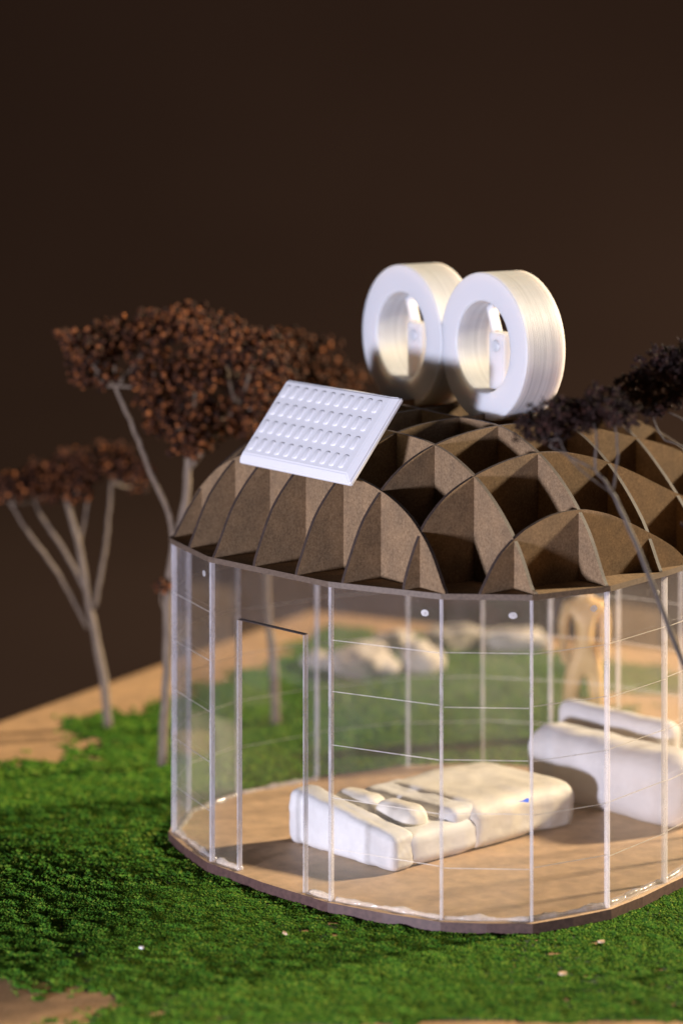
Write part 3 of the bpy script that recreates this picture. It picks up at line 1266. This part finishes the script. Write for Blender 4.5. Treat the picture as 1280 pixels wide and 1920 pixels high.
tree((14.6, 103.0, GZ), 'dark dried-flower tree cut off by the right edge of the photo',
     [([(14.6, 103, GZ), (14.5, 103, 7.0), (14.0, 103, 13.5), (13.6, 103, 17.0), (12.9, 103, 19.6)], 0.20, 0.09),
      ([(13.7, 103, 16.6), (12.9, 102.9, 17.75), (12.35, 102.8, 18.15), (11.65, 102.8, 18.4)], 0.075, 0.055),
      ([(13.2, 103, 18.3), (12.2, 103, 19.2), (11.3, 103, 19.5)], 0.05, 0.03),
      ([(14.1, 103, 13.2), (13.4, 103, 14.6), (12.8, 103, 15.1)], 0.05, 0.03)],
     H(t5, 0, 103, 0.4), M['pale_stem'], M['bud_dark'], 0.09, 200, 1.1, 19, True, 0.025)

# ------------------------------------------------------------------ wooden figure behind the pavilion
fig = thing('figurine', (11.6, 136.0, GZ), 'pale wooden standing person figurine seen through the wall behind the sofa', 'figurine')


def skinned(name, chain, mat, parent, levels=2):
    """chain: list of (point, radius, parent index)."""
    me = bpy.data.meshes.new(name)
    me.from_pydata([c[0] for c in chain], [(i, c[2]) for i, c in enumerate(chain) if c[2] >= 0], [])
    o = bpy.data.objects.new(name, me)
    COL.objects.link(o)
    md = o.modifiers.new('skin', 'SKIN')
    md.use_smooth_shade = True
    for i, c in enumerate(chain):
        me.skin_vertices[0].data[i].radius = c[1] if isinstance(c[1], tuple) else (c[1], c[1])
        me.skin_vertices[0].data[i].use_root = (i == 0)
    s = o.modifiers.new('sub', 'SUBSURF')
    s.levels = s.render_levels = levels
    dg = bpy.context.evaluated_depsgraph_get()
    me2 = bpy.data.meshes.new_from_object(o.evaluated_get(dg))
    me2.name = name
    bpy.data.objects.remove(o)
    me2.materials.clear()
    me2.materials.append(mat)
    me2.polygons.foreach_set('use_smooth', [True] * len(me2.polygons))
    return link(name, me2, parent)


fx, fy = 11.6, 136.0


def F(x, y, z):
    return (fx + x, fy + y, z)


body = [(F(0, 0, 3.5), (0.78, 0.5), -1),                      # pelvis first, then spine, head, arms, legs
        (F(0.02, 0, 4.25), (0.76, 0.45), 0), (F(0.03, -0.02, 5.1), (0.84, 0.5), 1), (F(0.0, 0, 5.85), (0.72, 0.42), 2),
        (F(0, 0, 6.3), 0.24, 3), (F(0, -0.05, 6.75), 0.40, 4), (F(0, -0.06, 7.25), 0.44, 5), (F(0, -0.02, 7.6), 0.26, 6),
        (F(-0.80, 0, 5.9), 0.34, 3), (F(-1.02, 0.05, 5.0), 0.27, 8), (F(-0.98, -0.25, 4.1), 0.23, 9), (F(-1.02, -0.5, 3.55), 0.19, 10), (F(-0.96, -0.55, 3.2), 0.16, 11),
        (F(0.80, 0, 5.9), 0.34, 3), (F(0.98, 0.05, 5.0), 0.27, 13), (F(0.92, -0.25, 4.15), 0.23, 14), (F(0.92, -0.45, 3.65), 0.19, 15), (F(0.86, -0.5, 3.3), 0.16, 16),
        (F(-0.50, 0, 2.9), 0.50, 0), (F(-0.70, -0.08, 1.55), 0.38, 18), (F(-0.84, 0.05, 0.0), 0.26, 19), (F(-0.86, -0.1, -0.22), 0.21, 20), (F(-0.92, -0.5, -0.28), 0.16, 21),
        (F(0.50, 0, 2.9), 0.48, 0), (F(0.58, -0.08, 1.55), 0.36, 23), (F(0.62, 0.05, 0.0), 0.25, 24), (F(0.64, -0.1, -0.22), 0.21, 25), (F(0.70, -0.5, -0.28), 0.16, 26)]
skinned('body', body, M['figure'], fig)

# ------------------------------------------------------------------ stones along the far edge of the lawn


def rock(x, y, sx, sy, sz, seed, label):
    bm = bmesh.new()
    bmesh.ops.create_icosphere(bm, subdivisions=4, radius=1)
    for v in bm.verts:
        p = v.co.copy()
        w = noise.noise(p * 1.1 + Vector((seed, 0, seed))) + 0.5 * noise.noise(p * 2.6 + Vector((0, seed, 0)))
        p *= 1 + 0.32 * w
        q = Vector((p.x * sx, p.y * sy, (p.z * sz + sz * 0.62) * 0.75))
        q.z = max(q.z, 0.0)
        v.co = q + Vector((x, y, GZ + 0.02))
    o = from_bm('stone', bm, M['stone'], None, True)
    return tag(o, label, 'stone', 'pale stones behind the pavilion')


rock(1.1, 149.5, 1.9, 1.5, 1.35, 1.0, 'largest pale stone behind the glass, left of the others')
rock(4.3, 150.5, 1.15, 1.0, 1.25, 5.0, 'upright cream stone beside the largest stone')
rock(6.2, 156.5, 1.5, 1.2, 1.0, 9.0, 'cream stone farther back by the board edge')
rock(9.3, 156.0, 2.2, 1.2, 0.95, 13.0, 'long low cream stone farthest right of the row')
rock(-1.2, 151.5, 1.0, 0.9, 0.75, 17.0, 'small grey stone left of the largest stone')
rock(3.0, 155.8, 1.3, 1.0, 0.9, 21.0, 'low stone behind the two nearest stones')

# ------------------------------------------------------------------ scraps on the lawn


def chip(x, y, ln, wd, rz, mat, label, cat, seed):
    n = 9
    top = []
    for j in range(n):
        t = 2 * math.pi * j / n
        r = 1 + 0.35 * noise.noise(Vector((math.cos(t) * 1.5 + seed, math.sin(t) * 1.5, seed)))
        px, py = ln * r * math.cos(t), wd * r * math.sin(t)
        top.append((px * math.cos(rz) - py * math.sin(rz) + x, px * math.sin(rz) + py * math.cos(rz) + y))
    z = GZ + 0.13
    vs = [(p[0], p[1], z) for p in top] + [(p[0] * 0.9 + x * 0.1, p[1] * 0.9 + y * 0.1, z + 0.06) for p in top]
    fs = [list(range(n))[::-1], list(range(n, 2 * n))] + [[j, (j + 1) % n, n + (j + 1) % n, n + j] for j in range(n)]
    return tag(mk(cat.replace(' ', '_'), vs, fs, mat), label, cat, 'scraps on the lawn')


chip(-7.3, 103.9, 0.09, 0.10, 0.3, M['chip'], 'tiny white plastic scrap on the lawn at the lower left', 'plastic scrap', 2.0)
chip(-2.1, 105.6, 0.07, 0.17, 0.4, M['woodchip'], 'pale sliver of wood on the lawn below the doorway', 'wood chip', 4.0)
chip(9.55, 104.6, 0.15, 0.10, 0.2, M['woodchip'], 'pale wood chip by the disc edge at the lower right', 'wood chip', 6.0)
chip(7.85, 101.0, 0.16, 0.15, 0.9, M['woodchip'], 'reddish wood chip on the open lawn at the lower right', 'wood chip', 8.0)
